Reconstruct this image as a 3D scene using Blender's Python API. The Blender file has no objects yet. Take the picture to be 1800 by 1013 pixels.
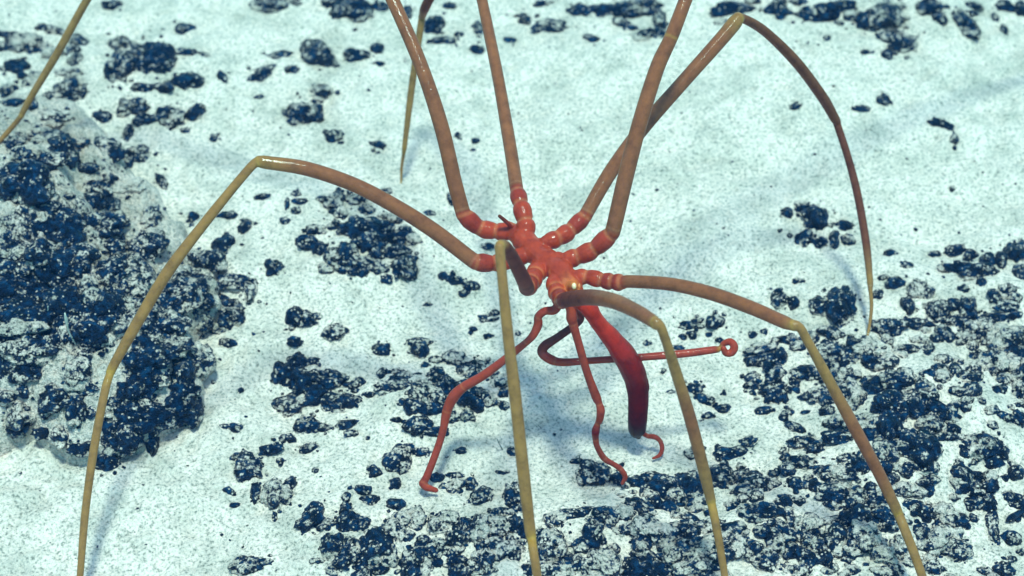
import bpy, bmesh, math, random
import numpy as np
from mathutils import Vector, Matrix, kdtree
from mathutils.bvhtree import BVHTree

sc = bpy.context.scene
R = math.radians
random.seed(7)
RNG = np.random.RandomState(11)

# ------------------------------------------------------------------ camera, world, sun, exposure
PITCH, DIST, PPU = R(42), 7.0, 600.0            # pitch below horizontal, distance to the animal, photo pixels per unit there
AIM = Vector((0, 0, 0.63))
FWD = Vector((0, math.cos(PITCH), -math.sin(PITCH)))
UP = Vector((0, math.sin(PITCH), math.cos(PITCH)))
RIGHT = Vector((1, 0, 0))
CAM = AIM - FWD * DIST
cd = bpy.data.cameras.new("camera")
cam = bpy.data.objects.new("camera", cd)
sc.collection.objects.link(cam)
cam.location = CAM
cam.rotation_euler = (math.pi / 2 - PITCH, 0, 0)
cd.sensor_width = 36
cd.lens = 18 / (900 / PPU / DIST)
cd.clip_start, cd.clip_end = 0.05, 300
cd.dof.use_dof = True
cd.dof.focus_distance = DIST
cd.dof.aperture_fstop = 1.8
sc.camera = cam

SUN_EL, SUN_AZ = 80, 170                         # azimuth clockwise from +Y
w = bpy.data.worlds.new("World"); sc.world = w
w.use_nodes = True
nt = w.node_tree
bg = nt.nodes["Background"]
sky = nt.nodes.new("ShaderNodeTexSky")
sky.sky_type = 'NISHITA'
sky.sun_disc = False
sky.sun_elevation = R(SUN_EL)
sky.sun_rotation = R(SUN_AZ)
nt.links.new(sky.outputs[0], bg.inputs[0])
bg.inputs[1].default_value = 0.135
sl = bpy.data.lights.new("sun", 'SUN')
sl.energy = 2.35
sl.angle = R(7.5)
sl.color = (1.0, 0.95, 0.86)
so = bpy.data.objects.new("sun", sl)
sc.collection.objects.link(so)
sd = Vector((math.sin(R(SUN_AZ)) * math.cos(R(SUN_EL)), math.cos(R(SUN_AZ)) * math.cos(R(SUN_EL)), math.sin(R(SUN_EL))))
so.rotation_euler = sd.to_track_quat('Z', 'Y').to_euler()
so.location = sd * 12
sc.view_settings.view_transform = 'Standard'
sc.view_settings.look = 'None'
sc.view_settings.exposure = 0.90
sc.view_settings.gamma = 1
sc.view_settings.use_curve_mapping = False


def P(px, py, dd):
    """a point seen at photo pixel (px, py), dd units beyond the animal's own depth"""
    d = DIST + dd
    k = d / DIST / PPU
    return CAM + FWD * d + RIGHT * ((px - 900) * k) + UP * ((506.5 - py) * k)


def ray(px, py):
    return (P(px, py, 0) - CAM).normalized()


# ------------------------------------------------------------------ noise
def _h(ix, iy, iz, s):
    n = (ix * 374761393 + iy * 668265263 + iz * 2147483647 % 1013904223 + iz * 1274126177 + s * 974634777) & 0xFFFFFFFF
    n = ((n ^ (n >> 13)) * 1274126177) & 0xFFFFFFFF
    n = ((n ^ (n >> 16)) * 2246822519) & 0xFFFFFFFF
    return ((n ^ (n >> 15)) & 0xFFFFFF) / float(0xFFFFFF)


def vnoise(p, s=0):
    i = np.floor(p).astype(np.int64)
    f = p - i
    f = f * f * f * (f * (f * 6 - 15) + 10)
    r = 0
    for a in (0, 1):
        for b in (0, 1):
            for c in (0, 1):
                wgt = (f[:, 0] if a else 1 - f[:, 0]) * (f[:, 1] if b else 1 - f[:, 1]) * (f[:, 2] if c else 1 - f[:, 2])
                r = r + wgt * _h(i[:, 0] + a, i[:, 1] + b, i[:, 2] + c, s)
    return r * 2 - 1


def fbm(p, oct=4, s=0):
    r, a = 0, 1.0
    for k in range(oct):
        r = r + a * vnoise(p * 2 ** k + 17.3 * k, s + k)
        a *= 0.5
    return r


def worley(p, s=0):
    i = np.floor(p).astype(np.int64)
    best = np.full(len(p), 9.0)
    for a in (-1, 0, 1):
        for b in (-1, 0, 1):
            for c in (-1, 0, 1):
                q = i + np.array((a, b, c))
                o = np.stack([_h(q[:, 0], q[:, 1], q[:, 2], s + 31 * k) for k in range(3)], 1)
                best = np.minimum(best, ((q + o - p) ** 2).sum(1))
    return np.sqrt(best)


def knobs(p, s=0):
    """grape-like bumps, about 0..1"""
    return np.sqrt(np.clip(1 - (worley(p, s) / 0.85) ** 2, 0, 1))


# ------------------------------------------------------------------ materials
def mat(name):
    m = bpy.data.materials.new(name)
    m.use_nodes = True
    return m, m.node_tree.nodes, m.node_tree.links, m.node_tree.nodes["Principled BSDF"]


def noise_node(N, L, vec, scale, detail=3, rough=0.55):
    n = N.new("ShaderNodeTexNoise")
    n.inputs["Scale"].default_value = scale
    n.inputs["Detail"].default_value = detail
    n.inputs["Roughness"].default_value = rough
    L.new(vec, n.inputs["Vector"])
    return n


def ramp(N, L, fac, stops):
    r = N.new("ShaderNodeValToRGB")
    el = r.color_ramp.elements
    while len(el) < len(stops):
        el.new(0.5)
    for e, (p, c) in zip(el, stops):
        e.position = p
        e.color = (*c, 1) if len(c) == 3 else c
    L.new(fac, r.inputs[0])
    return r


def mathn(N, L, op, a, b=None, clamp=False):
    m = N.new("ShaderNodeMath")
    m.operation = op
    m.use_clamp = clamp
    for k, v in enumerate((a, b)):
        if v is None:
            continue
        if isinstance(v, (int, float)):
            m.inputs[k].default_value = v
        else:
            L.new(v, m.inputs[k])
    return m.outputs[0]


SAND_A, SAND_B, SAND_C = (0.90, 0.675, 0.575), (0.72, 0.555, 0.475), (0.30, 0.265, 0.22)


def sand_color(N, L, pos):
    """pale foraminiferal sediment: cream flakes, grey-green specks"""
    n1 = noise_node(N, L, pos, 95, 4, 0.65)
    n2 = noise_node(N, L, pos, 7, 4, 0.6)
    n3 = noise_node(N, L, pos, 210, 2, 0.6)
    r1 = ramp(N, L, n1.outputs[0], [(0.355, SAND_C), (0.455, SAND_B), (0.56, SAND_A), (0.72, (0.96, 0.76, 0.65))])
    r2 = ramp(N, L, n2.outputs[0], [(0.34, (0.70, 0.745, 0.73)), (0.58, (1, 1, 1))])
    r3 = ramp(N, L, n3.outputs[0], [(0.30, (0.58, 0.63, 0.58)), (0.41, (1, 1, 1))])
    m1 = N.new("ShaderNodeMixRGB"); m1.blend_type = 'MULTIPLY'; m1.inputs[0].default_value = 1
    L.new(r1.outputs[0], m1.inputs[1]); L.new(r2.outputs[0], m1.inputs[2])
    m2 = N.new("ShaderNodeMixRGB"); m2.blend_type = 'MULTIPLY'; m2.inputs[0].default_value = 1
    L.new(m1.outputs[0], m2.inputs[1]); L.new(r3.outputs[0], m2.inputs[2])
    return m2.outputs[0], n1.outputs[0], n3.outputs[0]


def make_sand():
    m, N, L, b = mat("sediment")
    g = N.new("ShaderNodeNewGeometry")
    col, f1, f3 = sand_color(N, L, g.outputs["Position"])
    L.new(col, b.inputs["Base Color"])
    b.inputs["Roughness"].default_value = 0.95
    b.inputs["Specular IOR Level"].default_value = 0.1
    s = mathn(N, L, 'ADD', f1, mathn(N, L, 'MULTIPLY', f3, 0.5))
    bp = N.new("ShaderNodeBump")
    bp.inputs["Strength"].default_value = 0.7
    bp.inputs["Distance"].default_value = 0.012
    L.new(s, bp.inputs["Height"])
    L.new(bp.outputs[0], b.inputs["Normal"])
    return m


def make_nodule():
    """blue-black manganese crust, knobbly and slightly glossy, dusted with the pale sediment"""
    m, N, L, b = mat("manganese_crust")
    g = N.new("ShaderNodeNewGeometry")
    pos = g.outputs["Position"]
    col, f1, f3 = sand_color(N, L, pos)
    at = N.new("ShaderNodeAttribute")
    at.attribute_type = 'OBJECT'
    at.attribute_name = "dust"
    sep = N.new("ShaderNodeSeparateXYZ")
    L.new(g.outputs["Normal"], sep.inputs[0])
    na = noise_node(N, L, pos, 62, 3, 0.6)
    nb = noise_node(N, L, pos, 19, 3, 0.6)
    v = mathn(N, L, 'ADD', mathn(N, L, 'MULTIPLY', na.outputs[0], 0.85), mathn(N, L, 'MULTIPLY', nb.outputs[0], 0.95))
    v = mathn(N, L, 'ADD', v, mathn(N, L, 'MULTIPLY', sep.outputs[2], 0.26))
    v = mathn(N, L, 'ADD', v, mathn(N, L, 'MULTIPLY', mathn(N, L, 'SUBTRACT', at.outputs["Fac"], 0.5), 0.50))
    lo = N.new("ShaderNodeAttribute"); lo.attribute_name = "low"
    v = mathn(N, L, 'ADD', v, mathn(N, L, 'MULTIPLY', lo.outputs["Fac"], 0.34))
    nc = noise_node(N, L, pos, 125, 2, 0.6)
    v = mathn(N, L, 'ADD', v, mathn(N, L, 'MULTIPLY', mathn(N, L, 'SUBTRACT', nc.outputs[0], 0.5), 0.50))
    vo = N.new("ShaderNodeTexVoronoi")
    vo.inputs["Scale"].default_value = 92
    L.new(pos, vo.inputs["Vector"])
    vr = N.new("ShaderNodeMapRange")
    vr.interpolation_type = 'SMOOTHSTEP'
    for k_, q_ in (("From Min", 0.48), ("From Max", 0.22), ("To Min", 0.0), ("To Max", 1.0)):
        vr.inputs[k_].default_value = q_
    L.new(vo.outputs["Distance"], vr.inputs["Value"])
    vc = N.new("ShaderNodeSeparateColor")
    L.new(vo.outputs["Color"], vc.inputs[0])
    grain = mathn(N, L, 'MULTIPLY', vr.outputs[0], mathn(N, L, 'MULTIPLY', mathn(N, L, 'SUBTRACT', vc.outputs[0], 0.55, True), 0.9))
    v = mathn(N, L, 'ADD', v, mathn(N, L, 'SUBTRACT', grain, 0.01))
    mr = N.new("ShaderNodeMapRange")
    mr.interpolation_type = 'SMOOTHSTEP'
    mr.inputs["From Min"].default_value = 1.06
    mr.inputs["From Max"].default_value = 1.23
    L.new(v, mr.inputs["Value"])
    nd = noise_node(N, L, pos, 40, 3, 0.6)
    dark = ramp(N, L, nd.outputs[0], [(0.38, (0.0008, 0.0040, 0.012)), (0.53, (0.0016, 0.013, 0.043)), (0.70, (0.004, 0.052, 0.135))])
    mx = N.new("ShaderNodeMixRGB")
    L.new(mr.outputs[0], mx.inputs[0]); L.new(dark.outputs[0], mx.inputs[1]); L.new(col, mx.inputs[2])
    L.new(mx.outputs[0], b.inputs["Base Color"])
    rr = N.new("ShaderNodeMapRange")
    rr.inputs["To Min"].default_value = 0.30
    rr.inputs["To Max"].default_value = 0.95
    L.new(mr.outputs[0], rr.inputs["Value"])
    L.new(rr.outputs[0], b.inputs["Roughness"])
    b.inputs["IOR"].default_value = 1.30
    b.inputs["Specular IOR Level"].default_value = 0.5
    hs = mathn(N, L, 'ADD', mathn(N, L, 'MULTIPLY', na.outputs[0], 0.8), mathn(N, L, 'MULTIPLY', f3, 0.6))
    hs = mathn(N, L, 'ADD', hs, mathn(N, L, 'MULTIPLY', mr.outputs[0], 0.25))
    bp = N.new("ShaderNodeBump")
    bp.inputs["Strength"].default_value = 1.0
    bp.inputs["Distance"].default_value = 0.022
    L.new(hs, bp.inputs["Height"])
    L.new(bp.outputs[0], b.inputs["Normal"])
    return m


def make_skin():
    m, N, L, b = mat("spider_cuticle")
    g = N.new("ShaderNodeNewGeometry")
    at = N.new("ShaderNodeAttribute"); at.attribute_name = "Col"
    n1 = noise_node(N, L, g.outputs["Position"], 26, 5, 0.72)
    n2 = noise_node(N, L, g.outputs["Position"], 110, 2, 0.6)
    r = ramp(N, L, n1.outputs[0], [(0.32, (0.68, 0.66, 0.66)), (0.5, (1.0, 1.0, 1.0)), (0.68, (1.22, 1.24, 1.2))])
    mx = N.new("ShaderNodeMixRGB"); mx.blend_type = 'MULTIPLY'; mx.inputs[0].default_value = 1
    L.new(at.outputs["Color"], mx.inputs[1]); L.new(r.outputs[0], mx.inputs[2])
    L.new(mx.outputs[0], b.inputs["Base Color"])
    b.inputs["Roughness"].default_value = 0.5
    b.inputs["IOR"].default_value = 1.08
    b.inputs["Specular IOR Level"].default_value = 0.5
    b.inputs["Coat IOR"].default_value = 1.45
    gl = N.new("ShaderNodeAttribute"); gl.attribute_name = "gloss"
    L.new(gl.outputs["Fac"], b.inputs["Coat Weight"])
    b.inputs["Coat Roughness"].default_value = 0.08
    bp = N.new("ShaderNodeBump")
    bp.inputs["Strength"].default_value = 0.22
    bp.inputs["Distance"].default_value = 0.006
    L.new(n2.outputs[0], bp.inputs["Height"])
    L.new(bp.outputs[0], b.inputs["Normal"])
    L.new(bp.outputs[0], b.inputs["Coat Normal"])
    return m


def make_plain(name, c, rough):
    m, N, L, b = mat(name)
    g = N.new("ShaderNodeNewGeometry")
    n = noise_node(N, L, g.outputs["Position"], 60, 3)
    r = ramp(N, L, n.outputs[0], [(0.3, tuple(x * 0.75 for x in c)), (0.7, c)])
    L.new(r.outputs[0], b.inputs["Base Color"])
    b.inputs["Roughness"].default_value = rough
    return m


SAND, NODULE, SKIN = make_sand(), make_nodule(), make_skin()
EYE = make_plain("eye_pale", (1.0, 0.70, 0.40), 0.15)
EYE_O = make_plain("eye_orange", (0.75, 0.20, 0.05), 0.2)
STALK = make_plain("pale_stalk", (0.66, 0.62, 0.54), 0.8)
DSTALK = make_plain("grey_stalk", (0.12, 0.15, 0.14), 0.8)


def mesh_obj(name, verts, faces, material, smooth=True, loc=None):
    me = bpy.data.meshes.new(name)
    v = np.asarray(verts, float)
    if loc is not None:
        v = v - np.asarray(loc)
    me.from_pydata(v.tolist(), [], faces if isinstance(faces, list) else faces.tolist())
    me.materials.append(material)
    if smooth:
        me.polygons.foreach_set("use_smooth", [True] * len(me.polygons))
    me.update()
    o = bpy.data.objects.new(name, me)
    sc.collection.objects.link(o)
    if loc is not None:
        o.location = loc
    return o


def tag(o, label=None, cat=None, group=None, kind=None):
    for k, v in (("label", label), ("category", cat), ("group", group), ("kind", kind)):
        if v:
            o[k] = v
    return o


# ------------------------------------------------------------------ seabed
def flat(px, py, z=0.0):
    d = ray(px, py)
    return CAM + d * ((z - CAM.z) / d.z)


MOUNDS = [  # photo pixel of the middle, radii (x, y) in units, height
    (620, 450, 0.50, 0.42, 0.075), (1640, 760, 0.34, 0.36, 0.10), (1150, 985, 0.75, 0.26, 0.055), (780, 700, 0.42, 0.22, 0.045),
    (1480, 900, 0.34, 0.28, 0.05), (1720, 540, 0.5, 0.3, 0.06), (270, 150, 0.4, 0.3, 0.05), (1500, 30, 0.7, 0.3, 0.05), (640, 960, 0.35, 0.2, 0.04),
    (1070, 930, 0.2, 0.1, 0.03), (1320, 120, 0.9, 0.7, 0.05)]
MOUNDS = [(flat(a, b), rx, ry, h) for a, b, rx, ry, h in MOUNDS]


def ground_h(x, y):
    p = np.stack([x, y, np.zeros_like(x)], 1)
    h = 0.030 * fbm(p * 1.3, 3, 3) + 0.016 * fbm(p * 5.5, 3, 9)
    h = h + 0.0068 * fbm(p * 24, 3, 21) + 0.0035 * fbm(p * 62, 2, 25)
    for c, rx, ry, a in MOUNDS:
        h = h + a * np.exp(-(((x - c.x) / rx) ** 2 + ((y - c.y) / ry) ** 2) * 1.4)
    return h


def axis(lo, hi, step, far):
    mid = list(np.arange(lo, hi + 1e-6, step))
    out, s, v = [], step, hi
    while v < far:
        s *= 1.28
        v += s
        out.append(v)
    neg, s, v = [], step, lo
    while v > -far:
        s *= 1.28
        v -= s
        neg.append(v)
    return np.array(neg[::-1] + mid + out)


gx, gy = axis(-2.5, 2.5, 0.0115, 70), axis(-1.3, 3.1, 0.0125, 70)
GX, GY = np.meshgrid(gx, gy)
gv = np.stack([GX.ravel(), GY.ravel(), ground_h(GX.ravel(), GY.ravel())], 1)
nx, ny = len(gx), len(gy)
idx = np.arange(nx * ny).reshape(ny, nx)
gf = np.stack([idx[:-1, :-1].ravel(), idx[:-1, 1:].ravel(), idx[1:, 1:].ravel(), idx[1:, :-1].ravel()], 1)
tag(mesh_obj("seabed", gv, gf, SAND), "pale cream deep sea sediment with dark specks", None, None, "structure")

# the big encrusted outcrop beside the sprawling legs
OC = flat(120, 610)
OUT = [(-260, 330), (-190, 210), (-60, 195), (60, 195), (160, 235), (240, 318), (300, 395), (348, 455), (388, 515), (384, 565), (350, 610), (362, 700), (346, 742),
       (290, 775), (225, 812), (150, 812), (60, 775), (-60, 790), (-200, 740), (-270, 620)]
oa, orr = [], []
for a, b in OUT:
    q = flat(a, b) - OC
    oa.append(math.atan2(q.y, q.x)); orr.append(math.hypot(q.x, q.y))
o_ = np.argsort(oa)
oa, orr = np.array(oa)[o_], np.array(orr)[o_]


def out_R(phi):
    return np.interp(phi, np.concatenate([oa - 2 * np.pi, oa, oa + 2 * np.pi]), np.tile(orr, 3))


na_, nr_ = 420, 200
PH, RR = np.meshgrid(np.linspace(-np.pi, np.pi, na_, endpoint=False), np.linspace(0, 1, nr_))
ph, rr = PH.ravel(), RR.ravel()
cp = np.stack([np.cos(ph), np.sin(ph), 0 * ph], 1)
base_r = out_R(ph) * (1 + 0.055 * fbm(cp * 5, 3, 71) + 0.03 * (knobs(cp * 11, 72) - 0.5))
x, y = OC.x + np.cos(ph) * rr * base_r, OC.y + np.sin(ph) * rr * base_r
pp = np.stack([x, y, np.zeros_like(x)], 1)
prof = np.clip(1 - rr ** 2.6, 0, 1) ** 0.72
k1, k2 = knobs(pp * 7.0, 5), knobs(pp * 17, 6)
lump = np.clip(0.5 + 0.9 * fbm(pp * 2.6, 3, 44), 0, 1)                     # where the crust stands clear of the sediment
z = 0.27 * prof * (0.84 + 0.30 * fbm(pp * 3.1, 3, 41)) + prof ** 0.4 * (0.105 * (k1 - 0.4) * (0.4 + 0.6 * lump) + 0.045 * (k2 - 0.4) * lump)
z = z + 0.010 * fbm(pp * 45, 2, 8) * prof ** 0.3
z = ground_h(x, y) + z - 0.09 * np.clip((rr - 0.95) / 0.05, 0, 1)
hollow = np.clip(1.15 - 1.25 * (0.62 * k1 + 0.38 * k2), 0, 1) + 0.9 * np.clip((0.42 - lump) / 0.3, 0, 1) + 0.9 * np.clip((rr - 0.86) / 0.12, 0, 1) * (fbm(pp * 4, 2, 77) > -0.25)
ov = np.stack([x, y, z], 1)
oi = np.arange(na_ * nr_).reshape(nr_, na_)
nxt = np.roll(oi, -1, 1)
of = np.stack([oi[:-1].ravel(), oi[1:].ravel(), nxt[1:].ravel(), nxt[:-1].ravel()], 1)
ytop = flat(100, 455, 0.24).y
hollow = hollow + 0.72 * np.clip((y - ytop + 0.10 * fbm(pp * 5, 2, 91)) / 0.22, 0, 1)
outc = mesh_obj("rock_outcrop", ov, of, NODULE, loc=(OC.x, OC.y, 0))
tag(outc, "big craggy outcrop of blue black crust half covered in pale sediment", "rock")
outc["dust"] = 0.42
outc.data.attributes.new("low", 'FLOAT', 'POINT').data.foreach_set("value", np.clip(hollow, 0, 1.6))

SURF = BVHTree.FromPolygons(np.concatenate([gv, ov]).tolist(), gf.tolist() + (of + len(gv)).tolist())


def hit(px, py):
    p, n, i, d = SURF.ray_cast(CAM, ray(px, py))
    return p if p is not None else flat(px, py)


def drop(x, y):
    p, n, i, d = SURF.ray_cast(Vector((x, y, 3)), Vector((0, 0, -1)))
    return (p.z if p is not None else 0.0), (i is not None and i >= len(gf))


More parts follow.
